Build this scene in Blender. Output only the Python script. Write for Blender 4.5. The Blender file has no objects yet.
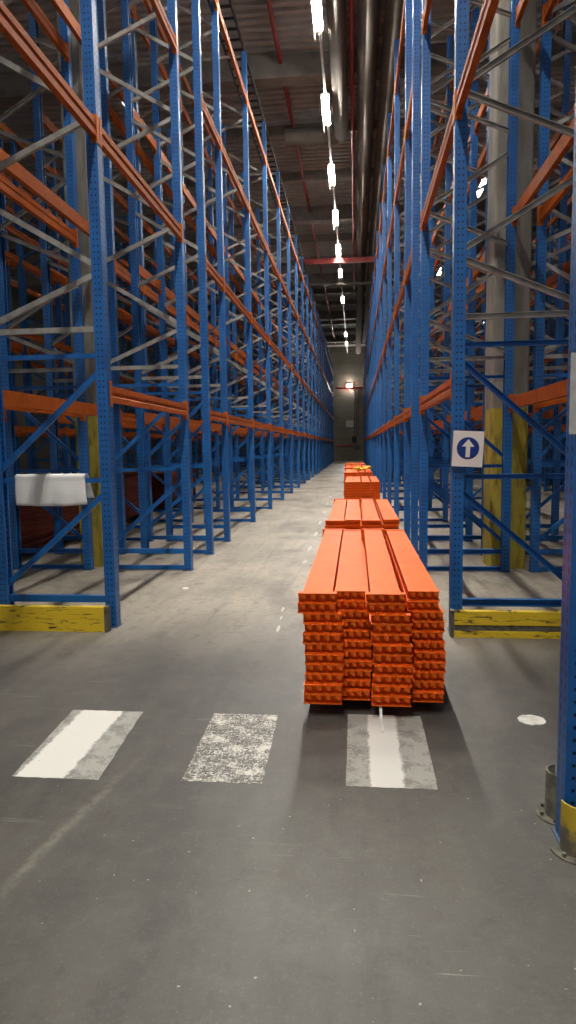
import bpy, math, random
from mathutils import Matrix, Vector
random.seed(7)
S = bpy.context.scene
C = S.collection
R_ = math.radians

# ------------------------------------------------------------------ camera
F, YAW, PIT, ROLL, H = 659.39, .1029, .0987, -.0144, 1.55
cy, sy, cp, sp = math.cos(YAW), math.sin(YAW), math.cos(PIT), math.sin(PIT)
fwd = Vector((-sy*cp, cy*cp, -sp)); rgt = Vector((cy, sy, 0)); upv = rgt.cross(fwd)
c_, s_ = math.cos(ROLL), math.sin(ROLL)
r2 = c_*rgt + s_*upv; u2 = -s_*rgt + c_*upv
cam = bpy.data.objects.new('camera', bpy.data.cameras.new('camera'))
cam.matrix_world = Matrix(((r2.x, u2.x, -fwd.x, 0), (r2.y, u2.y, -fwd.y, 0), (r2.z, u2.z, -fwd.z, H), (0, 0, 0, 1)))
cam.data.sensor_width = 36; cam.data.lens = F/1024*36
cam.data.clip_start = .05; cam.data.clip_end = 300
C.objects.link(cam); S.camera = cam

def proj(p):
    d = Vector(p) - Vector((0, 0, H)); w = d.dot(fwd)
    if w < .1: return None
    return 288 + F*d.dot(r2)/w, 512 - F*d.dot(u2)/w

# ------------------------------------------------------------------ materials
class NT:
    def __init__(s, name):
        s.m = bpy.data.materials.new(name); s.m.use_nodes = True
        s.t = s.m.node_tree; s.b = s.t.nodes['Principled BSDF']
    def n(s, kind, **kw):
        nd = s.t.nodes.new(kind)
        for k, v in kw.items():
            if k in ('i',):
                for kk, vv in v.items(): s.put(nd, kk, vv)
            else: setattr(nd, k, v)
        return nd
    def put(s, nd, k, v):
        if hasattr(v, 'is_output') or isinstance(v, bpy.types.NodeSocket): s.t.links.new(v, nd.inputs[k])
        else: nd.inputs[k].default_value = v
    def math(s, op, a, b=None, c=None, clamp=False):
        nd = s.n('ShaderNodeMath', operation=op); nd.use_clamp = clamp
        s.put(nd, 0, a)
        if b is not None: s.put(nd, 1, b)
        if c is not None: s.put(nd, 2, c)
        return nd.outputs[0]
    def noise(s, vec, scale, detail=4, rough=.55, dist=0):
        nd = s.n('ShaderNodeTexNoise'); s.put(nd, 'Vector', vec)
        nd.inputs['Scale'].default_value = scale; nd.inputs['Detail'].default_value = detail
        nd.inputs['Roughness'].default_value = rough; nd.inputs['Distortion'].default_value = dist
        return nd.outputs[0]
    def map(s, vec, sc=(1, 1, 1), loc=(0, 0, 0)):
        nd = s.n('ShaderNodeMapping'); s.put(nd, 'Vector', vec); nd.inputs['Scale'].default_value = sc; nd.inputs['Location'].default_value = loc
        return nd.outputs[0]
    def ramp(s, fac, a, b, lo=0., hi=1.):
        nd = s.n('ShaderNodeMapRange'); nd.clamp = True; nd.interpolation_type = 'SMOOTHSTEP'
        s.put(nd, 0, fac)
        for k, v in zip((1, 2, 3, 4), (a, b, lo, hi)): nd.inputs[k].default_value = v
        return nd.outputs[0]
    def mix(s, fac, a, b):
        nd = s.n('ShaderNodeMix', data_type='RGBA'); s.put(nd, 0, fac)
        for k, v in ((6, a), (7, b)):
            if isinstance(v, tuple) and len(v) == 3: v = v + (1,)
            s.put(nd, k, v)
        return nd.outputs[2]
    def obj(s): return s.n('ShaderNodeTexCoord').outputs['Object']
    def pos(s): return s.n('ShaderNodeNewGeometry').outputs['Position']
    def out(s, col=None, rough=None, metal=None, bump=None, bs=.2, bd=.01):
        if col is not None: s.put(s.b, 'Base Color', col if not (isinstance(col, tuple) and len(col) == 3) else col+(1,))
        if rough is not None: s.put(s.b, 'Roughness', rough)
        if metal is not None: s.put(s.b, 'Metallic', metal)
        if bump is not None:
            nd = s.n('ShaderNodeBump'); nd.inputs['Strength'].default_value = bs; nd.inputs['Distance'].default_value = bd
            s.put(nd, 'Height', bump); s.t.links.new(nd.outputs[0], s.b.inputs['Normal'])
        return s.m

def paint(name, a, b, rough=.45, metal=0., sc=6, spec=.35):
    t = NT(name); p = t.pos()
    f = t.ramp(t.noise(p, sc, 5), .35, .7)
    t.b.inputs['Specular IOR Level'].default_value = spec
    return t.out(t.mix(f, a, b), rough, metal)

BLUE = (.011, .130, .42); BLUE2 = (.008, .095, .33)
def post_mat():
    t = NT('blue_post_paint'); o = t.obj(); p = t.pos()
    sep = t.n('ShaderNodeSeparateXYZ'); t.put(sep, 0, o); x, y, z = sep.outputs
    nv = t.n('ShaderNodeTexCoord').outputs['Normal']
    sn = t.n('ShaderNodeSeparateXYZ'); t.put(sn, 0, nv)
    side = t.math('GREATER_THAN', t.math('ABSOLUTE', sn.outputs[1]), .7)
    face = t.math('GREATER_THAN', t.math('ABSOLUTE', sn.outputs[0]), .7)
    zz = t.math('SUBTRACT', t.math('MODULO', z, .05), .025)
    dx = t.math('SUBTRACT', t.math('ABSOLUTE', t.math('ADD', x, .0475)), .0165)
    r1 = t.math('SQRT', t.math('ADD', t.math('MULTIPLY', dx, dx), t.math('MULTIPLY', zz, zz)))
    h1 = t.math('MULTIPLY', t.math('LESS_THAN', r1, .0075), side)
    dy = t.math('SUBTRACT', t.math('ABSOLUTE', t.math('SUBTRACT', y, .05)), .025)
    ry = t.math('MULTIPLY', t.math('LESS_THAN', t.math('ABSOLUTE', dy), .006), t.math('LESS_THAN', t.math('ABSOLUTE', zz), .013))
    h2 = t.math('MULTIPLY', ry, face)
    h = t.math('MAXIMUM', h1, h2)
    base = t.mix(t.ramp(t.noise(p, 5, 5), .35, .7), BLUE, BLUE2)
    scuff = t.ramp(t.noise(t.map(p, (9, 9, 2.2)), 3, 6, .7), .66, .74, 0, .55)
    base = t.mix(t.math('MULTIPLY', scuff, t.ramp(z, 0, 1.6, 1, .1)), base, (.05, .07, .1))
    return t.out(t.mix(h, base, (.004, .008, .02)), .42)
M = {}
M['post'] = post_mat()
M['blue'] = paint('blue_brace_paint', BLUE, BLUE2, .4)
M['blue_far_dimmed'] = paint('blue_frame_far_dimmed', (.012, .115, .36), (.009, .085, .28), .5)  # darker copy of the frame blue; dim far-end light put into the colour
M['galv'] = paint('galvanised_steel', (.42, .41, .38), (.27, .26, .24), .5, .35, 9)
M['orange'] = paint('orange_beam_paint', (.44, .098, .005), (.34, .070, .003), .6, 0, 6, .2)
M['orange_clip'] = paint('orange_connector_paint', (.54, .13, .010), (.44, .095, .006), .55, 0, 6, .2)
M['stack_orange'] = paint('orange_stack_paint', (.90, .150, .010), (.82, .120, .007), .55, 0, 4, .2)
M['stack_shaded'] = paint('shade_darkened_stack_paint', (.12, .018, .008), (.07, .011, .006), .6, 0, 4, .2)  # stack paint darkened, the side aisle's dim light put into the colour
M['foot'] = paint('foot_plate_steel', (.05, .10, .2), (.08, .09, .1), .6)

def yellow(name, groove=False):
    t = NT(name); p = t.pos()
    n1 = t.noise(t.map(p, (1.4, 1, 9)), 3.2, 8, .72, .6)
    n2 = t.noise(t.map(p, (1.2, 1, 16), (3, 0, 1)), 2.2, 6, .7)
    f = t.ramp(n1, .53, .62); g = t.ramp(n2, .55, .72, 0, .75)
    c = t.mix(g, (.78, .54, .02), (.40, .28, .03))
    return t.out(t.mix(f, c, (.035, .03, .02)), .6)
M['yellow'] = yellow('scuffed_yellow_paint')
M['dirty_steel'] = paint('dirty_steel', (.17, .16, .13), (.07, .065, .05), .65, .2, 20)
t = NT('worn_yellow_shell'); o = t.pos(); sp_ = t.n('ShaderNodeSeparateXYZ'); t.put(sp_, 0, o)
f = t.ramp(t.math('ADD', sp_.outputs[2], t.math('MULTIPLY', t.math('SUBTRACT', t.noise(o, 14, 6, .7), .5), .35)), .06, .14)
M['guard_yellow'] = t.out(t.mix(f, (.16, .145, .11), (.62, .44, .03)), .55)
M['guard_grey'] = paint('grey_guard_paint', (.24, .23, .17), (.12, .115, .09), .6, 0, 18)

t = NT('painted_concrete_column'); p = t.pos(); q = t.n('ShaderNodeSeparateXYZ'); t.put(q, 0, p)
cn = t.noise(t.map(p, (3, 3, .7)), 1.6, 7, .65)
conc = t.mix(t.ramp(cn, .3, .72), (.36, .34, .29), (.21, .195, .165))
yel = t.mix(t.ramp(t.noise(t.map(p, (5, 5, 1.3)), 1.7, 8, .7), .45, .68), (.50, .40, .05), (.20, .16, .03))
M['column'] = t.out(t.mix(t.math('LESS_THAN', q.outputs[2], 1.98), conc, yel), .8, bump=cn, bs=.3)

# floor
t = NT('warehouse_concrete_floor'); p = t.pos(); q = t.n('ShaderNodeSeparateXYZ'); t.put(q, 0, p)
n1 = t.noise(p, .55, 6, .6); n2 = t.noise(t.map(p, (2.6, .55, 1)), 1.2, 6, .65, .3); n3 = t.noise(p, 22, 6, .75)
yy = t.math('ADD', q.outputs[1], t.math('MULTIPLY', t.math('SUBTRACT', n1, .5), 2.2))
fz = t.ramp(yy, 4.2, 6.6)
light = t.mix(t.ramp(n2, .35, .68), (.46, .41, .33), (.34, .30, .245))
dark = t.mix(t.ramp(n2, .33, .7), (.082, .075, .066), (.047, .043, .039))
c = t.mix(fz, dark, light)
c = t.mix(t.ramp(n1, .35, .7, 0, .35), c, (.10, .093, .083))
c = t.mix(t.ramp(n3, .52, .75, 0, .32), c, (.15, .138, .12))
c = t.mix(t.ramp(n3, .47, .27, 0, .4), c, (.05, .047, .043))
# wheel tracks running down the aisle and curving into the cross passage
trk = t.noise(t.map(p, (3.2, .16, 1), (4, 2, 0)), 2.3, 3, .5, .9)
c = t.mix(t.ramp(trk, .55, .72, 0, .32), c, (.075, .07, .064))
# pale scratches
scr = t.noise(t.map(p, (1.2, 24, 1)), 1.3, 3, .5, 1.5)
c = t.mix(t.math('MULTIPLY', t.ramp(scr, .66, .71, 0, .4), t.ramp(t.noise(p, .8, 2), .5, .62)), c, (.4, .38, .33))
# a pale scuff running diagonally through the cross passage and a few broad dark stains
dg = t.math('ABSOLUTE', t.math('ADD', t.math('SUBTRACT', q.outputs[0], t.math('MULTIPLY', t.math('SUBTRACT', q.outputs[1], 2.068), .153)), t.math('ADD', 1.25, t.math('MULTIPLY', t.math('SUBTRACT', t.noise(p, 3.5, 5, .7), .5), .05))))
c = t.mix(t.math('MULTIPLY', t.ramp(dg, .04, .0, 0, .5), t.math('MULTIPLY', t.ramp(q.outputs[1], 3.3, 2.6), t.ramp(n3, .3, .6))), c, (.26, .24, .20))
big = t.noise(t.map(p, (1, .7, 1), (7, 3, 0)), .9, 4, .6, .8)
c = t.mix(t.ramp(big, .5, .68, 0, .45), c, (.05, .047, .043))
mot = t.noise(p, 6.5, 7, .72, .4)
c = t.mix(t.ramp(mot, .5, .66, 0, .4), c, (.115, .106, .092))
c = t.mix(t.ramp(mot, .47, .34, 0, .45), c, (.045, .042, .038))
fine = t.noise(p, 75, 5, .8)
c = t.mix(t.ramp(fine, .53, .70, 0, .2), c, (.33, .31, .27))
spk = t.noise(p, 38, 2, .5)
c = t.mix(t.ramp(spk, .735, .76, 0, .55), c, (.5, .48, .44))
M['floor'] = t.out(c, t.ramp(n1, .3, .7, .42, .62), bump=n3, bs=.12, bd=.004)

def road_paint(name, white, worn, lo, hi, dens, wobble=.07):
    t = NT(name); o = t.obj(); q = t.n('ShaderNodeSeparateXYZ'); t.put(q, 0, o)
    wob = t.math('MULTIPLY', t.math('SUBTRACT', t.noise(o, 11, 8, .8), .5), wobble)
    x = t.math('ADD', q.outputs[0], wob)
    inside = t.math('MULTIPLY', t.ramp(x, lo-.008, lo+.008), t.ramp(x, hi+.01, hi-.01))
    speck = t.ramp(t.math('ADD', t.math('MULTIPLY', t.noise(o, 9, 2, .5), .45), t.math('MULTIPLY', t.noise(o, 60, 8, .8, .4), .55)), dens, dens+.05)
    scr = t.ramp(t.noise(t.map(o, (9, 30, 1)), 2.1, 4, .6, 2.5), .56, .6)
    sc2 = t.ramp(t.noise(t.map(o, (30, 7, 1), (5, 3, 0)), 2.1, 4, .6, 2.5), .57, .61)
    wn = t.math('MAXIMUM', speck, t.math('MULTIPLY', t.math('MAXIMUM', scr, sc2), worn))
    under = t.mix(wn, (.10, .092, .08) if worn > .5 else (.20, .195, .175), (.60, .58, .53) if worn > .5 else (.34, .335, .305))
    hole = t.ramp(t.noise(o, 24, 7, .75), .63, .68)
    return t.out(t.mix(t.math('MULTIPLY', inside, t.math('SUBTRACT', 1., hole)), under, white), .6)
M['mark_a'] = road_paint('worn_white_paint_broad', (.66, .65, .61), .3, -.175, .07, .46, .10)
M['mark_b'] = road_paint('scratched_white_paint', (.6, .6, .57), 1., .5, .6, .515)
M['mark_c'] = road_paint('worn_white_paint_narrow', (.66, .65, .61), .3, -.095, .06, .45)
M['white'] = paint('white_plastic', (.82, .82, .80), (.74, .74, .72), .5)
M['scrap'] = paint('white_floor_paint_dash', (.62, .61, .57), (.4, .39, .36), .6, 0, 14)
t = NT('ruled_white_paper'); o = t.obj(); q = t.n('ShaderNodeSeparateXYZ'); t.put(q, 0, o)
ln = t.ramp(t.math('ABSOLUTE', t.math('SUBTRACT', t.math('MODULO', t.math('ADD', q.outputs[2], 5.), .018), .009)), .0015, .003, .16, 0)
M['paper'] = t.out(t.mix(ln, (.93, .93, .93), (.4, .4, .43)), .8)
M['sign_blue'] = paint('sign_blue', (.012, .04, .24), (.014, .045, .26), .4)
M['sign_white'] = paint('sign_white', (.85, .84, .80), (.80, .79, .75), .45)
M['label'] = paint('label_grey_white', (.60, .60, .58), (.50, .50, .49), .5, 0, 20)
M['ink'] = paint('faint_print', (.2, .2, .21), (.25, .25, .26), .6)
M['deck'] = paint('roof_deck_steel', (.44, .44, .42), (.36, .355, .34), .6, 0, 2)
M['roof_beam'] = paint('roof_beam_grey', (.24, .22, .20), (.17, .155, .14), .7, 0, 3)
M['duct'] = paint('duct_galvanised', (.13, .115, .10), (.10, .09, .08), .95, 0, 2.5, .05)
M['red_pipe'] = paint('red_pipe_paint', (.36, .035, .03), (.26, .025, .02), .45)
M['dark'] = paint('dark_steel', (.045, .042, .04), (.03, .028, .026), .6)
M['wood'] = paint('bearer_timber', (.22, .15, .09), (.15, .1, .06), .8, 0, 8)
M['yellow_strap'] = paint('bright_yellow_webbing', (.85, .55, .03), (.7, .42, .02), .6)
t = NT('end_wall_cladding'); p = t.pos(); q = t.n('ShaderNodeSeparateXYZ'); t.put(q, 0, p)
seam = t.ramp(t.math('ABSOLUTE', t.math('SUBTRACT', t.math('MODULO', q.outputs[2], 1.1), .55)), .5, .54, 0, .45)
c = t.mix(t.ramp(t.noise(p, .8, 4), .35, .7), (.27, .25, .195), (.21, .195, .155))
M['end_wall'] = t.out(t.mix(seam, c, (.09, .085, .07)), .8)
M['wall'] = paint('side_wall_cladding', (.16, .15, .135), (.12, .11, .10), .85, 0, .6)

def emit(name, col, st):
    m = bpy.data.materials.new(name); m.use_nodes = True; b = m.node_tree.nodes['Principled BSDF']
    b.inputs['Base Color'].default_value = (.8, .8, .8, 1); b.inputs['Emission Color'].default_value = col + (1,); b.inputs['Emission Strength'].default_value = st
    return m
TUBE = 1100.; TUBE_SIDE = 40.
M['tube'] = emit('fluorescent_tube', (1, .95, .86), TUBE)
M['tube_side'] = emit('side_fluorescent_tube', (1, .95, .86), TUBE_SIDE)

# ------------------------------------------------------------------ mesh builder
class MB:
    def __init__(s): s.v = []; s.f = []; s.mi = []; s.mats = []
    def _m(s, m):
        if m not in s.mats: s.mats.append(m)
        return s.mats.index(m)
    def add(s, vs, fs, m):
        b = len(s.v); s.v += [tuple(v) for v in vs]; k = s._m(m)
        for f in fs: s.f.append(tuple(b+i for i in f)); s.mi.append(k)
        return s
    def box(s, x0, x1, y0, y1, z0, z1, m):
        return s.add([(x0,y0,z0),(x1,y0,z0),(x1,y1,z0),(x0,y1,z0),(x0,y0,z1),(x1,y0,z1),(x1,y1,z1),(x0,y1,z1)],
            [(0,3,2,1),(4,5,6,7),(0,1,5,4),(1,2,6,5),(2,3,7,6),(3,0,4,7)], m)
    def bar(s, p, q, w, h, m, side=Vector((0,1,0))):
        p, q = Vector(p), Vector(q); d = (q-p).normalized(); a = side - d*side.dot(d); a.normalize(); b = d.cross(a)
        vs = [o + a*(i*w/2) + b*(j*h/2) for o in (p, q) for i, j in ((-1,-1),(1,-1),(1,1),(-1,1))]
        return s.add(vs, [(0,3,2,1),(4,5,6,7),(0,1,5,4),(1,2,6,5),(2,3,7,6),(3,0,4,7)], m)
    def channel(s, p, q, w, h, m, side=Vector((0,1,0)), th=.004):
        # C-section: web plus two flanges
        p, q = Vector(p), Vector(q); d = (q-p).normalized(); a = side - d*side.dot(d); a.normalize(); b = d.cross(a)
        prof = [(-w/2,-h/2),(w/2,-h/2),(w/2,-h/2+th),(-w/2+th,-h/2+th),(-w/2+th,h/2-th),(w/2,h/2-th),(w/2,h/2),(-w/2,h/2)]
        n = len(prof)
        vs = [o + a*i + b*j for o in (p, q) for i, j in prof]
        fs = [(k,(k+1)%n,n+(k+1)%n,n+k) for k in range(n)]
        fs += [(0,3,2,1),(0,7,4,3),(4,7,6,5),(n,n+1,n+2,n+3),(n,n+3,n+4,n+7),(n+4,n+5,n+6,n+7)]
        return s.add(vs, fs, m)
    def tube(s, p, q, r, m, seg=12, cap=True):
        p, q = Vector(p), Vector(q); d = (q-p).normalized(); a = d.orthogonal().normalized(); b = d.cross(a)
        vs = [o + a*r*math.cos(2*math.pi*k/seg) + b*r*math.sin(2*math.pi*k/seg) for o in (p, q) for k in range(seg)]
        fs = [(k,(k+1)%seg,seg+(k+1)%seg,seg+k) for k in range(seg)]
        if cap: fs += [tuple(range(seg-1,-1,-1)), tuple(range(seg,2*seg))]
        return s.add(vs, fs, m)
    def extrude(s, prof, z0, z1, m, axis='z'):
        n = len(prof)
        if axis == 'z': vs = [(x,y,z) for z in (z0,z1) for x,y in prof]
        elif axis == 'y': vs = [(x,y,z) for y in (z0,z1) for x,z in prof]
        else: vs = [(x,y,z) for x in (z0,z1) for y,z in prof]
        fs = [(k,(k+1)%n,n+(k+1)%n,n+k) for k in range(n)] + [tuple(range(n-1,-1,-1)), tuple(range(n,2*n))]
        return s.add(vs, fs, m)
    def merge(s, o, off=(0,0,0), rot180=False):
        b = len(s.v)
        for x,y,z in o.v:
            if rot180: x,y = -x,-y
            s.v.append((x+off[0],y+off[1],z+off[2]))
        for f,k in zip(o.f,o.mi): s.f.append(tuple(b+i for i in f)); s.mi.append(s._m(o.mats[k]))
        return s
    def mesh(s, name, smooth=False):
        me = bpy.data.meshes.new(name); me.from_pydata(s.v, [], s.f)
        for m in s.mats: me.materials.append(M[m])
        for p, k in zip(me.polygons, s.mi): p.material_index = k; p.use_smooth = smooth
        me.update(); return me

def link(name, data, loc=(0,0,0), rz=0, parent=None):
    o = bpy.data.objects.new(name, data); C.objects.link(o); o.location = loc; o.rotation_euler = (0,0,rz)
    if parent: o.parent = parent
    return o
def tag(o, label, cat, group=None, kind=None):
    o['label'] = label; o['category'] = cat
    if group: o['group'] = group
    o['kind'] = kind or 'thing'
    return o
def struct(name, mb, smooth=False):
    o = link(name, mb.mesh(name, smooth)); o['kind'] = 'structure'; return o
ORD = 'first second third fourth fifth sixth seventh eighth ninth tenth eleventh twelfth thirteenth fourteenth fifteenth sixteenth seventeenth eighteenth nineteenth twentieth twenty-first twenty-second twenty-third twenty-fourth twenty-fifth'.split()

# ------------------------------------------------------------------ setting
DEPTH, PW = 1.075, .10
XL, XR = -2.08, .775
YEND = 68.0
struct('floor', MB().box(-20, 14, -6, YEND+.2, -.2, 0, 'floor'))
# trapezoidal roof deck, ribs running across the aisle
mb = MB(); pts = []; y = -6.0; zc = 11.5
while y < YEND:
    pts += [(y, zc), (y+.12, zc), (y+.15, zc+.07), (y+.25, zc+.07)]; y += .28
prof = pts + [(y, zc+.2), (-6.0, zc+.2)]
n = len(pts)
vs = [(x, yy_, zz_) for x in (-20, 14) for yy_, zz_ in pts]
mb.add(vs, [(k, k+1, n+k+1, n+k) for k in range(n-1)], 'deck')
mb.box(-20, 14, -6.0, YEND, zc+.075, zc+.15, 'deck')
struct('ceiling', mb)
struct('wall_end', MB().box(-20, 14, YEND, YEND+.2, 0, 11.5, 'end_wall'))
struct('wall_left', MB().box(-20.2, -20, -6, YEND+.2, 0, 11.5, 'wall'))
struct('wall_right', MB().box(14, 14.2, -6, YEND+.2, 0, 11.5, 'wall'))
# roof girders across the hall
gi = 1
for yg in (17.9, 28.7, 39.5, 50.3, 61.1):
    b = MB().box(-20, 14, yg-.15, yg+.15, 10.95, 11.49, 'roof_beam').box(-20, 14, yg-.22, yg+.22, 10.90, 10.95, 'roof_beam')
    struct('trim_%d' % gi, b); gi += 1
for yg in (21.5, 25.1, 32.3, 35.9, 43.1, 46.7, 53.9, 57.5, 64.7):
    struct('trim_%d' % gi, MB().box(-20, 14, yg-.06, yg+.06, 11.2, 11.49, 'roof_beam')); gi += 1

# ------------------------------------------------------------------ upright frames
TOP = 9.2
FY = [2.5, 5.45, 8.1, 9.35, 10.67] + [10.67+2.8*k for k in range(1, 20)]
def c_post():
    w, d, t, l = PW, .095, .004, .022
    return [(0,0),(0,w),(-d,w),(-d,w-l),(-d+t,w-l),(-d+t,w-t),(-t,w-t),(-t,t),(-d+t,t),(-d+t,l),(-d,l),(-d,0)]
def post_mb(mat):
    m = MB(); P = c_post(); n = len(P)
    vs = [(x,y_,z) for z in (.006, TOP) for x,y_ in P]
    fs = [(k,(k+1)%n,n+(k+1)%n,n+k)[::-1] for k in range(n)]
    fs += [(n+0,n+1,n+6,n+7),(n+1,n+2,n+5,n+6),(n+2,n+3,n+4,n+5),(n+0,n+7,n+8,n+11),(n+8,n+9,n+10,n+11)]
    return m.add(vs, fs, mat)
def foot_mb():
    return MB().box(-.115, .012, -.018, PW+.018, .0005, .0055, 'foot').tube((-.05,-.009,.006),(-.05,-.009,.02),.006,'foot',6)
CYC = PW/2
def HB(z, mat, h=.05, w=.034):
    return MB().channel((-DEPTH+.012, CYC, z), (-.012, CYC, z), w, h, mat)
def DG(zb, zf, mat, w=.034, h=.045):
    return MB().channel((-DEPTH+.03, CYC+(.0), zb), (-.03, CYC, zf), w, h, mat)
# (part name, builder)
bars = [('floor_tie', HB(.035, 'blue', .05, .05)), ('horizontal_brace', HB(.245, 'blue', .058, .05)),
        ('horizontal_brace', HB(1.285, 'blue', .04)), ('horizontal_brace', HB(2.34, 'blue', .04)),
        ('horizontal_brace', HB(2.56, 'galv', .045)),
        ('diagonal_brace', DG(.33, 1.21, 'blue')), ('diagonal_brace', DG(1.35, 2.25, 'blue'))]
zb, zf = 2.61, 3.04
while zf < TOP-.1:
    bars.append(('diagonal_brace', DG(zb, zf-.012, 'galv')))
    z2 = zf+.61
    if z2 < TOP: bars.append(('diagonal_brace', DG(z2, zf+.012, 'galv')))
    zb, zf = zf+.80, zf+1.24
bars.append(('horizontal_brace', HB(TOP-.06, 'galv', .045)))
ME_post = post_mb('post').mesh('post'); ME_foot = foot_mb().mesh('foot_plate')
ME_bars = [(n_, b.mesh(n_)) for n_, b in bars]
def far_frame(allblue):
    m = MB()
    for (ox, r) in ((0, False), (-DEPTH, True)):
        m.merge(post_mb('blue_far_dimmed'), (ox, PW if r else 0, 0), r)
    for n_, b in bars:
        bb = MB(); bb.v, bb.f, bb.mi, bb.mats = b.v, b.f, b.mi, ['blue_far_dimmed' if (allblue or k == 'blue') else k for k in b.mats]
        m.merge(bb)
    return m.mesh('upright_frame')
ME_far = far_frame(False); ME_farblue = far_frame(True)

# rows: name, x of the face on the aisle side, facing (+1 face looks to +x, rack extends to -x), words
GAP = .25
ROWS = [('L1', XL, 1, 'rack row left of the aisle', 'left rack row'),
        ('R1', XR, -1, 'rack row right of the aisle', 'right rack row'),
        ('L2', XL-2*DEPTH-GAP, -1, 'second rack row left of the aisle', 'second left rack row'),
        ('R2', XR+2*DEPTH+GAP, 1, 'second rack row right of the aisle', 'second right rack row')]
AIS = XR-XL
xl3 = XL-2*DEPTH-GAP-AIS; xr3 = XR+2*DEPTH+GAP+AIS
ROWS += [('L3', xl3, 1, 'third rack row left of the aisle', 'third left rack row'),
         ('R3', xr3, -1, 'third rack row right of the aisle', 'third right rack row'),
         ('L4', xl3-2*DEPTH-GAP, -1, 'fourth rack row left of the aisle', 'fourth left rack row'),
         ('R4', xr3+2*DEPTH+GAP, 1, 'fourth rack row right of the aisle', 'fourth right rack row')]
def frame(row, i):
    key, x, fc, words, short = row
    y = FY[i]
    if key == 'R1' and i == 0: x += .016
    loc, rz = ((x, y, 0), 0) if fc == 1 else ((x, y+PW, 0), math.pi)
    lab = 'blue upright frame, %s from camera in the %s' % (ORD[i], short)
    g = 'upright frames of the ' + words
    detailed = key in ('L1', 'R1', 'L2', 'R2') and i <= 9
    if not detailed:
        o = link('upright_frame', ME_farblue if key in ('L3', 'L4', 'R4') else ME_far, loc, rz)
        return tag(o, lab, 'rack frame', g)
    e = link('upright_frame', None, loc, rz); tag(e, lab, 'rack frame', g)
    p1 = link('post', ME_post, (0,0,0), 0, e); p2 = link('post', ME_post, (-DEPTH, PW, 0), math.pi, e)
    for p in (p1, p2): link('foot_plate', ME_foot, (0,0,0), 0, p)
    for n_, me in ME_bars:
        b = link(n_, me, (0,0,0), 0, e)
        if 'galv' in me.materials[0].name: b['label'] = 'grey galvanised brace'
    return e
for row in ROWS:
    for i in range(len(FY)):
        if row[0] in ('L3', 'L4', 'R3', 'R4') and i == 0: continue
        frame(row, i)

# ------------------------------------------------------------------ rack beams
LV = [2.09, 4.21, 6.36, 8.40]
LVW = ['lowest', 'second', 'third', 'top']
BH = .135
def beam_prof(h):   # (x,z) box beam with a shallow step along its outer face
    return [(0,0),(0,-h*.36),(-.006,-h*.42),(-.006,-h*.62),(0,-h*.68),(0,-h),(-.05,-h),(-.05,0)]
def beam_mb(L, h, mat):
    return MB().extrude(beam_prof(h), 0, L, mat, 'y')
def conn_mb(h, mat, sgn, cl=.22, hooks=True):
    # L-shaped end connector: plate on the beam end, flange over the post face, hooks. sgn=-1 near end
    zc0 = -h/2; m = MB(); z0, z1 = zc0-cl/2, zc0+cl/2
    y0, y1 = (-.0045, -.0005) if sgn < 0 else (.0005, .0045)
    m.box(-.05, .0055, y0, y1, z0, z1, mat)
    f0, f1 = (-.050, y0) if sgn < 0 else (y1, .050)
    m.box(.0015, .0055, f0, f1, z0, z1, mat)
    if hooks:
        for k in range(4):
            zz_ = z0 + cl*(k+.5)/4
            yk = sgn*.036
            m.box(-.022, .0015, yk-.002, yk+.002, zz_-.012, zz_+.012, mat)
            m.box(-.022, -.015, yk-.012, yk+.002, zz_-.004, zz_+.012, mat)
    return m
# mesh cache by length
_bc = {}
def beam_meshes(L):
    k = round(L, 3)
    if k not in _bc: _bc[k] = beam_mb(L, BH, 'orange').mesh('rack_beam')
    return _bc[k]
ME_cn = conn_mb(BH, 'orange_clip', -1, hooks=False).mesh('end_connector'); ME_cf = conn_mb(BH, 'orange_clip', 1, hooks=False).mesh('end_connector')
cand = []
for ri, row in enumerate(ROWS):
    key, x, fc, words, short = row
    for i in range(len(FY)-1):
        if i == 2: continue                       # the slot beside the column carries no beams
        if key[1] in '34' and i == 0: continue
        y0 = FY[i]+PW+.006; L = FY[i+1]-FY[i]-PW-.012
        for lv, z in enumerate(LV):
            if i == 0 and lv == 0: continue       # cross passage below
            for sidek in (0, 1):                  # 0 aisle side, 1 rear side
                pts = []
                xx = (x if sidek == 0 else x - fc*DEPTH) + (.016 if key == 'R1' and i == 0 else 0)
                cl = None
                a, b = (xx, y0, z), (xx, y0+L, z)
                # visible pixel length, clipped to the frame
                tot = 0; N = 12; prev = None
                for k in range(N+1):
                    pr = proj((xx, y0+L*k/N, z-BH/2))
                    if pr and 0 <= pr[0] <= 576 and 0 <= pr[1] <= 1024:
                        if prev: tot += math.hypot(pr[0]-prev[0], pr[1]-prev[1])
                        prev = pr
                    else: prev = None
                dist = math.hypot(xx, y0+L/2)
                wgt = {'1': 1., '2': .35, '3': .1, '4': .05}[key[1]] * (.6 if sidek else 1.)
                cand.append((tot/dist*wgt, row, i, lv, sidek, xx, y0, L, z))
cand.sort(key=lambda c: -c[0])
rest = MB()
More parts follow.
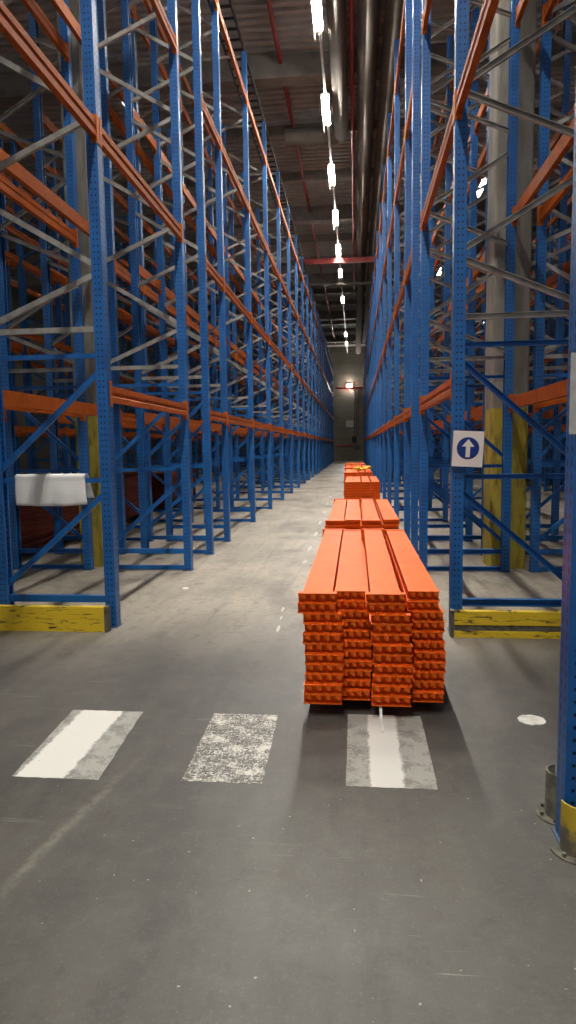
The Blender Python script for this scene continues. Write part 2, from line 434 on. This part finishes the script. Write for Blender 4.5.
for n_, (sc, row, i, lv, sidek, xx, y0, L, z) in enumerate(cand):
    key, x, fc, words, short = row
    face = fc if sidek == 0 else -fc              # +1: outer face looks to +x
    if n_ < 295:
        if face == 1: loc, rz = (xx, y0, z), 0
        else: loc, rz = (xx, y0+L, z), math.pi
        if key == 'R1' and i == 0:
            rz += .016/L
            if face == -1: loc = (xx-.016, y0+L, z)
        o = link('rack_beam', beam_meshes(L), loc, rz)
        tag(o, 'orange beam at %s level, %s side of %s, %s bay from camera' % (LVW[lv], 'aisle' if sidek == 0 else 'rear', short, ORD[i]),
            'rack beam', 'orange beams hung in the racks')
        if math.hypot(xx, y0) < 34:
            link('end_connector', ME_cn, (0, 0, 0), 0, o); link('end_connector', ME_cf, (0, L, 0), 0, o)
    elif not (key == 'R1' and i == 0):
        b = beam_mb(L, BH, 'orange').merge(conn_mb(BH, 'orange_clip', -1, hooks=False)).merge(conn_mb(BH, 'orange_clip', 1, hooks=False), (0, L, 0))
        if face == 1: rest.merge(b, (xx, y0, z))
        else: rest.merge(b, (xx, y0+L, z), True)
o = link('distant_rack_beams', rest.mesh('distant_rack_beams'))
tag(o, 'remaining small orange beams deep in the outer and distant racks', 'rack beams', kind='stuff')

# ------------------------------------------------------------------ loose beam stacks on the floor
SH = .17; LAY = .0590
def loose_mb(L, h, mat):
    P = [(0,0),(0,-h),(-.053,-h),(-.053,-h*.66),(-.047,-h*.6),(-.047,-h*.4),(-.053,-h*.34),(-.053,0)]
    return MB().extrude(P, 0, L, mat, 'y')
def lconn_mb(h, mat, sgn, cl=.22):
    m = MB(); z0, z1 = -h/2-cl/2, -h/2+cl/2
    def Y(a, b): return (min(sgn*a, sgn*b), max(sgn*a, sgn*b))
    m.box(-.053, .0015, *Y(.0005, .0045), z0, z1, mat)
    m.box(.0015, .0055, *Y(.0005, .058), z0, z1, mat)
    m.box(-.053, -.046, *Y(.0045, .050), z0, z1, mat)
    for k in range(4):
        zz_ = z0 + cl*(k+.5)/4
        m.box(-.017, .0015, *Y(.052, .056), zz_-.017, zz_+.010, mat)
        m.box(-.026, -.017, *Y(.052, .056), zz_-.017, zz_-.004, mat)
    return m
_lb = {}
def loose_meshes(L, mat='stack_orange'):
    if (L, mat) not in _lb: _lb[(L, mat)] = loose_mb(L, SH, mat).mesh('loose_beam')
    return _lb[(L, mat)]
CLW = (.22, .176)
ME_l = {(k, w_): (lconn_mb(SH, k, -1, CLW[w_]).mesh('end_connector'), lconn_mb(SH, k, 1, CLW[w_]).mesh('end_connector')) for k in ('stack_orange', 'stack_shaded') for w_ in (0, 1)}
# laid on its side: local +x (outer face) up, local z -> world -x... rotation about y by -90deg
ROT = (0, -math.pi/2, 0)     # local x -> +z, local z -> -x
stuff_st = MB()
COLW = ['leftmost', 'second', 'third', 'rightmost']
def stack(x0, y0, z0, layers, words, cols=(0., .184, .388, .602), L=2.82, jit=.012, stuff=False, conn=True, step=None, mat='stack_orange'):
    for k in range(layers):
        lean = random.uniform(-jit, jit)
        if step: lean += step(k, layers)
        for c in range(4):
            set_back = .075 if c % 2 else 0.
            Lc = L-.15 if c % 2 else L
            xx = x0 + cols[c] + lean + random.uniform(-.003, .003)
            yy_ = y0 + set_back + random.uniform(0, .012)
            zz_ = z0 + k*LAY + .0535
            lab = 'loose ' + ('shade-darkened red' if mat == 'stack_shaded' else 'orange') + ' beam, %s column, layer %d from top of the %s' % (COLW[c], layers-k, words)
            # origin: outer face on top at zz_; local z in [-SH,0] maps to world x in [0,SH]
            if stuff:
                b = loose_mb(Lc, SH, mat).merge(lconn_mb(SH, mat, -1, CLW[c % 2])).merge(lconn_mb(SH, mat, 1, CLW[c % 2]), (0, Lc, 0))
                bb = MB(); bb.v = [(-z, y_, x) for x, y_, z in b.v]; bb.f, bb.mi, bb.mats = b.f, b.mi, b.mats
                stuff_st.merge(bb, (xx, yy_, zz_)); continue
            o = link('loose_beam', loose_meshes(Lc, mat), (xx, yy_, zz_)); o.rotation_euler = ROT
            tag(o, lab, 'beam', 'loose beams in the ' + words)
            if conn:
                link('end_connector', ME_l[(mat, c % 2)][0], (0, 0, 0), 0, o); link('end_connector', ME_l[(mat, c % 2)][1], (0, Lc, 0), 0, o)
def bearers(x0, x1, ys, words, z=.1):
    for k, yb in enumerate(ys):
        o = link('timber_bearer', MB().box(x0, x1, yb-.05, yb+.05, .0005, z-.0005, 'wood').mesh('timber_bearer'))
        tag(o, 'dark timber bearer under the %s end of the %s' % (('near', 'far')[k], words), 'timber', 'timber bearers under the stacks')
s1 = lambda k, n: -.0 if k < n-3 else -.012*(k-n+4)
stack(-.272, 3.70, .075, 11, 'nearest floor stack', step=s1)
bearers(-.28, .48, (4.35, 5.9), 'nearest floor stack', .075)
stack(-.30, 7.15, .1, 11, 'second floor stack')
bearers(-.30, .48, (7.8, 9.4), 'second floor stack')
stack(-.24, 14.7, .1, 11, 'third floor stack')
bearers(-.24, .54, (15.3, 16.9), 'third floor stack')
stack(-.30, 18.5, .1, 12, 'fourth floor stack', L=2.9)
bearers(-.30, .48, (19.1, 20.7), 'fourth floor stack')
stack(-.34, 22.6, .1, 12, 'fifth floor stack')
bearers(-.34, .44, (23.2, 24.8), 'fifth floor stack')
stack(-.40, 26.6, .1, 12, 'sixth floor stack', stuff=True)
stack(-5.5, 8.2, .1, 12, 'left side aisle stack', L=2.82, mat='stack_shaded')
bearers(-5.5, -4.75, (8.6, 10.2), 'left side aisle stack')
stack(-5.5, 11.8, .1, 16, '', stuff=True, mat='stack_shaded')
stack(-5.45, 16.2, .1, 14, '', stuff=True, mat='stack_shaded')
stuff_st.box(-.4, .36, 27.2, 27.3, .0, .099, 'wood').box(-.4, .36, 28.7, 28.8, 0, .099, 'wood')
stuff_st.box(-5.35, -4.6, 12.8, 12.9, .0, .099, 'wood').box(-5.35, -4.6, 14.3, 14.4, 0, .099, 'wood')
stuff_st.box(-5.3, -4.55, 16.8, 16.9, .0, .099, 'wood').box(-5.3, -4.55, 18.3, 18.4, 0, .099, 'wood')
o = link('distant_loose_beams', stuff_st.mesh('distant_loose_beams'))
tag(o, 'distant stacks of loose orange beams beyond the nearer floor stacks', 'beams', kind='stuff')

# yellow strap crumpled on the fourth stack
mb = MB(); zt = .1+12*LAY+.012
path = [(-.08, 18.62), (.02, 18.75), (.1, 18.66), (.16, 18.85), (.05, 19.0), (.2, 19.1), (.3, 19.35), (.38, 19.75), (.46, 20.3)]
import itertools
prev = None; vs = []
for k, (px, py) in enumerate(path):
    zz_ = zt + .05*(1+math.sin(k*2.1)) + (.03 if k > 4 else .03)
    vs += [(px-.05, py+.08, zz_+.03), (px+.07, py-.24, zz_+.05), (px+.07, py-.24, zz_-.03), (px-.05, py+.08, zz_-.05)]
fs = [(3,2,1,0), tuple(range(len(vs)-4, len(vs)))]
for k in range(len(path)-1):
    for j in range(4): fs.append((4*k+j, 4*k+(j+1)%4, 4*k+4+(j+1)%4, 4*k+4+j))
mb.add(vs, fs, 'yellow_strap')
o = link('lashing_strap', mb.mesh('lashing_strap', True)); m = o.modifiers.new('s', 'SUBSURF'); m.levels = m.render_levels = 2
tag(o, 'crumpled bright yellow strap lying on top of the fourth floor stack', 'strap')

# ------------------------------------------------------------------ columns
def column(x0, x1, y0, y1, lab):
    c = .02
    pr = [(x0+c,y0),(x1-c,y0),(x1,y0+c),(x1,y1-c),(x1-c,y1),(x0+c,y1),(x0,y1-c),(x0,y0+c)]
    o = link('concrete_column', MB().extrude(pr, .0, 11.49, 'column').mesh('concrete_column'))
    tag(o, lab, 'column')
column(1.66, 2.09, 8.33, 8.83, 'wide grey concrete column with yellow painted base in the right racks')
column(-3.64, -3.345, 8.33, 8.83, 'grey concrete column with yellow painted base in the left racks')

# ------------------------------------------------------------------ row end barriers
def barrier(x0, x1, y, lab, groove):
    e = link('end_barrier', None, ((x0+x1)/2, y, 0)); tag(e, lab, 'barrier', 'yellow barriers at the row ends')
    cx = (x0+x1)/2
    m = MB()
    if groove:
        pr = [(y,.0),(y,.05),(y+.012,.055),(y+.012,.10),(y,.105),(y,.215),(y+.06,.215),(y+.06,0)]
        pr = [(a-y, b) for a, b in pr]
        m.extrude([(a, b) for a, b in pr], x0-cx+.03, x1-cx-.03, 'yellow', 'x')
        g = MB().box(x0-cx+.03, x1-cx-.03, .0075, .0119, .057, .098, 'dirty_steel')
        link('groove_strip', g.mesh('groove_strip'), (0,0,0), 0, e)
    else:
        m.box(x0-cx+.03, x1-cx-.03, 0, .06, .0, .215, 'yellow')
    link('barrier_plank', m.mesh('barrier_plank'), (0,0,0), 0, e)
    for a in (x0-cx, x1-cx-.0295):
        link('end_bracket', MB().box(a, a+.0295, -.006, .07, 0, .22, 'dirty_steel').mesh('end_bracket'), (0,0,0), 0, e)
barrier(-4.5, -2.10, 5.30, 'scuffed yellow plank barrier at the foot of the left rack', False)
barrier(.755, 1.95, 5.30, 'yellow grooved barrier at the foot of the right rack below arrow sign', True)

# ------------------------------------------------------------------ post guards at the near right frame
def guard(x, y, r, h, mat, ang, lab):
    m = MB(); n = 14; t_ = .006; vs = []; fs = []
    prof = [(r, .006), (r, h), (r-t_, h), (r-t_, .006)]
    for k in range(n+1):
        a = ang - math.pi/2 + math.pi*k/n
        for rr, z in prof: vs.append((rr*math.cos(a), rr*math.sin(a), z))
    for k in range(n):
        for j in range(4): fs.append((4*k+j, 4*k+4+j, 4*k+4+(j+1)%4, 4*k+(j+1)%4))
    fs += [(0,1,2,3), tuple(4*n+j for j in (3,2,1,0))]
    m.add(vs, fs, mat)
    e = link('post_guard', None, (x, y, 0)); tag(e, lab, 'post guard')
    link('curved_shell', m.mesh('curved_shell', False), (0,0,0), 0, e)
    b = MB(); R2 = r+.035
    pts = [(R2*math.cos(ang-math.pi/2+math.pi*k/n), R2*math.sin(ang-math.pi/2+math.pi*k/n)) for k in range(n+1)]
    b.extrude(pts, .0005, .0058, 'dirty_steel')
    link('base_flange', b.mesh('base_flange'), (0,0,0), 0, e)
    for a in (-.9, 0, .9):
        aa = ang+a; q = ((r+.018)*math.cos(aa), (r+.018)*math.sin(aa))
        link('anchor_bolt', MB().tube((*q, .006), (*q, .02), .008, 'dirty_steel', 6).mesh('anchor_bolt'), (0,0,0), 0, e)
guard(.84, 2.478, .068, .20, 'guard_yellow', -math.pi/2, 'worn yellow curved guard at the foot of the near right post')
guard(.845, 2.72, .060, .195, 'guard_grey', math.pi+.15, 'grey curved guard behind the foot of the near right post')

# ------------------------------------------------------------------ sign, label, paper
e = link('arrow_sign', None, (.892, 5.405, 1.512)); tag(e, 'white square sign with blue disc and white up arrow on right rack post', 'sign')
e.rotation_euler = (0, R_(3.0), 0)
link('sign_board', MB().box(-.12, .12, -.004, 0, -.142, .142, 'sign_white').mesh('sign_board'), (0,0,0), 0, e)
n = 40; d = MB().extrude([(.088*math.cos(2*math.pi*k/n), .088*math.sin(2*math.pi*k/n)) for k in range(n)], 0, .0015, 'sign_blue', 'y')
link('blue_disc', d.mesh('blue_disc'), (0, -.0058, .005), 0, e)
arr = [(-.017,-.072),(.017,-.072),(.017,.012),(.05,.012),(0,.072),(-.05,.012),(-.017,.012)]
a_ = MB(); nn = len(arr)
vs = [(x, y_, z) for y_ in (0, .0012) for x, z in arr]
a_.add(vs, [(0,1,2,6),(2,3,4),(2,4,6),(6,4,5)] + [(nn+0,nn+6,nn+2,nn+1),(nn+2,nn+4,nn+3),(nn+2,nn+6,nn+4),(nn+6,nn+5,nn+4)] + [(k,(k+1)%nn,nn+(k+1)%nn,nn+k) for k in range(nn)], 'sign_white')
link('white_arrow', a_.mesh('white_arrow'), (0, -.0078, .006), 0, e)

e = link('location_label', None, (.815, 2.497, 1.725)); tag(e, 'pale grey label plate stuck on the near right post', 'label')
link('label_plate', MB().box(-.046, .046, -.003, 0, -.145, .145, 'label').mesh('label_plate'), (0,0,0), 0, e)

# white sheet folded over the brace of the first left frame
cxp, zbar, yb = -2.63, 1.305, 5.50
m = MB(); NX, prof = 28, []
for k in range(9): prof.append((-.045-.006*math.sin(k*.5), -.225+.027*k))           # front flap up
for k in range(7):
    a = math.pi - math.pi*k/6; prof.append((.045*math.cos(a), .012+.028*math.sin(a)))
for k in range(7): prof.append((.045+.002*k, -.02-.026*k))                          # back flap
np_ = len(prof)
for i in range(NX+1):
    u = i/NX; x = -.315+.63*u
    for j, (py, pz) in enumerate(prof):
        hang = max(0, -pz)/.22
        wave = .010*math.sin(u*9+.6)*hang + .006*math.sin(u*21)*hang
        bx_ = x + (.022*hang if u < .02 else 0) + (.035*hang*(u-.5) if j < 9 else .12*hang*max(0, u-.6))
        m.v.append((bx_, py+(-wave if j < 9 else wave), pz-(.015*math.sin(u*3.1) if j < 3 else 0)))
k0 = m._m('paper')
for i in range(NX):
    for j in range(np_-1):
        m.f.append((i*np_+j, (i+1)*np_+j, (i+1)*np_+j+1, i*np_+j+1)); m.mi.append(0)
o = link('paper_sheet', m.mesh('paper_sheet', True), (cxp, yb, zbar)); md = o.modifiers.new('t', 'SOLIDIFY'); md.thickness = .003
tag(o, 'white ruled sheet folded over the brace of the nearest left frame', 'sheet')

# ------------------------------------------------------------------ floor marks
def mark(x0, x1, y0, y1, mat, lab, skew=0.):
    cx, cy_ = (x0+x1)/2, (y0+y1)/2
    pts = []; N = 18
    def edge(p, q):
        for k in range(N):
            t_ = k/N; j = .0025
            pts.append((p[0]+(q[0]-p[0])*t_+random.uniform(-j, j), p[1]+(q[1]-p[1])*t_+random.uniform(-j, j)))
    A = [(x0-cx+skew, y0-cy_), (x1-cx+skew, y0-cy_), (x1-cx-skew, y1-cy_), (x0-cx-skew, y1-cy_)]
    for k in range(4): edge(A[k], A[(k+1)%4])
    m = MB().extrude(pts, 0, .001, mat)
    tag(link('floor_marking', m.mesh('floor_marking'), (cx, cy_, .0005)), lab, 'floor marking', 'painted crossing stripes')
mark(-1.665, -1.235, 2.86, 3.66, 'mark_a', 'left white painted stripe on the floor, half worn grey', .022)
mark(-.825, -.445, 2.88, 3.665, 'mark_b', 'middle painted floor stripe, scratched and mostly worn away', .008)
mark(-.05, .365, 2.89, 3.705, 'mark_c', 'right painted floor stripe with bright centre in front of nearest stack', 0)
def blob(cx, cy_, rx, ry, h, mat, seed, n=22, rough=.16):
    rr = random.Random(seed)
    pts = [((rx*(1+rr.uniform(-rough, rough)))*math.cos(2*math.pi*k/n), (ry*(1+rr.uniform(-rough, rough)))*math.sin(2*math.pi*k/n)) for k in range(n)]
    return MB().extrude(pts, 0, h, mat)
o = link('flattened_lid', blob(0, 0, .075, .07, .004, 'scrap', 3, 24, .09).mesh('flattened_lid'), (.98, 3.69, .0005))
tag(o, 'flat white round scrap on the floor right of nearest stack', 'litter')
for k, (dx_, dy_, sx, sy_) in enumerate([(-.70, 6.15, .012, .09), (-.68, 5.85, .010, .07), (-.665, 5.5, .012, .12), (-.69, 8.75, .03, .16), (-.70, 9.95, .03, .22), (-.71, 11.6, .03, .28), (-.72, 13.4, .03, .3), (-.73, 15.5, .035, .35), (-.76, 17.8, .035, .4), (-.78, 20.2, .04, .5)]):
    o = link('worn_dash', blob(0, 0, sx, sy_, .001, 'scrap', 20+k, 14, .3).mesh('worn_dash'), (dx_, dy_, .0005))
    tag(o, 'small worn white dash on the aisle floor, %s along the line from camera' % ORD[k], 'floor marking', 'worn white dashes left of the stacks')
o = link('paper_scrap', blob(0, 0, .035, .05, .004, 'white', 51, 9, .3).mesh('paper_scrap'), (-1.88, 7.05, .0005))
tag(o, 'tiny white paper scrap on the floor near the second left frame', 'litter')
# strap tail hanging from the nearest stack to the stripe
m = MB(); pts = [(.135, 3.72, .098), (.136, 3.66, .06), (.138, 3.62, .012), (.14, 3.56, .006), (.142, 3.47, .005)]
for a, b in zip(pts, pts[1:]): m.bar(a, b, .016, .004, 'white', Vector((1, 0, 0)))
o = link('strap_tail', m.mesh('strap_tail')); tag(o, 'short white strap end hanging under the nearest floor stack', 'strap')

# ------------------------------------------------------------------ overhead: lights, tracks, ducts, pipes
def ellipse(): pass
ZL = 10.5
def house(sk):
    return MB().extrude([(-.105, -sk), (-.105, .05), (.105, .05), (.105, -sk), (.098, -sk), (.098, .042), (-.098, .042), (-.098, -sk)], -.8, .8, 'white', 'y').mesh('housing')
ME_deep, ME_flat = house(.20), house(.01)
def tube_me(mat): return MB().tube((0, -.75, 0), (0, .75, 0), .019, mat, 8).mesh('fluorescent_tube')
TB_main, TB_side = tube_me('tube'), tube_me('tube_side')
def luminaire(x, y, lab, grp, main='main'):
    e = link('ceiling_strip_light', None, (x, y, ZL)); tag(e, lab, 'light', grp)
    link('housing', ME_deep if main in ('main', 'deep') else ME_flat, (0, 0, .045), 0, e)
    for s in (-.048, .048): link('fluorescent_tube', TB_main if main == 'main' else TB_side, (s, 0, .05), 0, e)
def track_mb(x, y0, y1):
    m = MB().box(x-.03, x+.03, y0, y1, ZL+.096, ZL+.15, 'galv'); y = y0+1.
    while y < y1: m.box(x-.008, x+.008, y-.008, y+.008, ZL+.15, 11.495, 'galv'); y += 4.
    return m
def track(x, y0, y1, lab):
    o = link('light_track', track_mb(x, y0, y1).mesh('light_track')); tag(o, lab, 'track')
XC = -.74
starts = [-3.4, .9, 5.2, 9.5, 13.75, 18.0, 22.3, 26.5, 30.9, 35.0, 41.3, 54.2, 58.9]
for k, y in enumerate(starts):
    luminaire(XC, y+.8, 'twin tube strip light over the main aisle, %s along the line' % ORD[k], 'strip lights over the main aisle', 'main' if y < 34 else 'deep')
track(XC, -4.5, 66, 'long grey track carrying the main aisle strip lights')
for xs, nm, ys in ((XL-2*DEPTH-GAP-AIS/2, 'left side aisle', [7.2+5.6*k for k in range(10)]), (4.45, 'right side aisle', [8.2+5.6*k for k in range(10)]),
               (9.62, 'outer right aisle', [10, 18, 26, 34, 42.5, 51]), (-15.9, 'outer left aisle', [14, 22, 30, 35.5, 43, 52])):
    for k, y in enumerate(ys):
        luminaire(xs, y, 'twin tube strip light over the %s, %s from camera' % (nm, ORD[k]), 'strip lights over the ' + nm, False)
    track(xs, 5, 64, 'grey track carrying the %s strip lights' % nm)
# end wall lamp
e = link('wall_lamp', None, (-.58, YEND-.02, 7.55)); tag(e, 'small bright lamp high on the end wall', 'light')
link('lamp_back', MB().box(-.28, .28, -.1, 0, -.2, .2, 'white').mesh('lamp_back'), (0,0,0), 0, e)
link('lamp_lens', MB().box(-.22, .22, -.13, -.1005, -.16, .16, 'tube').mesh('lamp_lens'), (0,0,0), 0, e)

def duct(x, z, r, y0, y1, lab, ring=1.5):
    m = MB().tube((x, y0, z), (x, y1, z), r, 'duct', 32)
    o = link('ventilation_duct', m.mesh('ventilation_duct', False)); tag(o, lab, 'duct', 'round ducts under the roof')
    for p in o.data.polygons: p.use_smooth = len(p.vertices) == 4
duct(-.365, 10.74, .205, 4, 20.6, 'short round grey duct beside the strip lights')
duct(.317, 10.70, .243, 4, 66, 'long round grey duct down the right of the aisle')
duct(.885, 10.70, .235, 4, 60, 'round grey duct above the right rack edge')
# duct crossing under the roof
m = MB()
for k in range(18): m.tube((-2.1+k*.09, 21.1, 10.95), (-2.1+k*.09+.09, 21.1, 10.95), .25 if k % 2 else .26, 'duct', 20)
tag(link('cross_duct', m.mesh('cross_duct')), 'short ribbed duct crossing the aisle beside the strip lights', 'duct')
def pipe(p, q, r, lab):
    tag(link('hanging_sprinkler_pipe', MB().tube(p, q, r, 'red_pipe', 10).mesh('hanging_sprinkler_pipe')), lab, 'pipe', 'red pipes under the roof')
pipe((-1.86, 4, 11.3), (-1.86, 66, 11.3), .055, 'long red pipe under the roof left of the strip lights')
pipe((-.045, 4, 10.7), (-.045, 40, 10.7), .05, 'long red pipe between the two grey ducts')
m = MB().box(-2.6, 1.4, 31.9, 32.1, 10.07, 10.29, 'red_pipe')
tag(link('hanging_red_bar', m.mesh('hanging_red_bar')), 'bright red bar crossing the aisle under the roof', 'beam')
m = MB().tube((-2.25, 36.8, 10.25), (1.4, 36.8, 10.25), .08, 'duct', 10)
tag(link('hanging_cross_pipe', m.mesh('hanging_cross_pipe')), 'grey pipe crossing the aisle beyond the red bar', 'pipe')
# ladder cable tray above the left rack edge
m = MB()
for xx in (-2.75, -2.35): m.box(xx, xx+.03, 6, 66, 9.95, 10.06, 'dark')
y = 6
while y < 66: m.box(-2.72, -2.35, y, y+.05, 9.96, 9.99, 'dark'); y += .35
tag(link('hanging_cable_tray', m.mesh('hanging_cable_tray')), 'dark ladder cable tray above the left rack edge', 'cable tray')

# ------------------------------------------------------------------ end wall details
def wall_bit(name, x0, x1, z0, z1, d, mat, lab, cat):
    tag(link(name, MB().box(x0, x1, YEND-d, YEND-.001, z0, z1, mat).mesh(name)), lab, cat)
tag(link('mounted_pipe', MB().tube((-1.9, YEND-.12, 1.55), (-.3, YEND-.12, 1.55), .1, 'red_pipe', 10).mesh('mounted_pipe')), 'dark red pipe running low along the end wall', 'pipe')
wall_bit('wall_sign', -.95, -.2, 3.45, 4.1, .03, 'label', 'pale sign board on the end wall', 'sign')
wall_bit('mounted_control_box', -.35, .12, 1.85, 2.5, .18, 'dark', 'dark control box on the end wall', 'box')
wall_bit('mounted_valve', -.2, .5, 1.15, 1.6, .2, 'dirty_steel', 'grey valve assembly below the control box', 'valve')
for k, xx in enumerate((-.08, .12, .3)):
    tag(link('mounted_conduit', MB().tube((xx, YEND-.05, 2.5), (xx, YEND-.05, 7.4), .035, 'dirty_steel', 8).mesh('mounted_conduit')), 'thin vertical conduit on the end wall, %s of three from left' % ORD[k], 'mounted_conduit', 'conduits on the end wall')
tag(link('mounted_red_bar', MB().box(-2.0, .9, YEND-.3, YEND-.2, 7.25, 7.45, 'red_pipe').mesh('mounted_red_bar')), 'dark red bar across the end wall below the lamp', 'beam')

# ------------------------------------------------------------------ world
w = bpy.data.worlds.new('world'); S.world = w; w.use_nodes = True
w.node_tree.nodes['Background'].inputs[0].default_value = (.85, .83, .80, 1)
w.node_tree.nodes['Background'].inputs[1].default_value = .34
S.view_settings.view_transform = 'Standard'
S.view_settings.look = 'None'
S.view_settings.exposure = 0
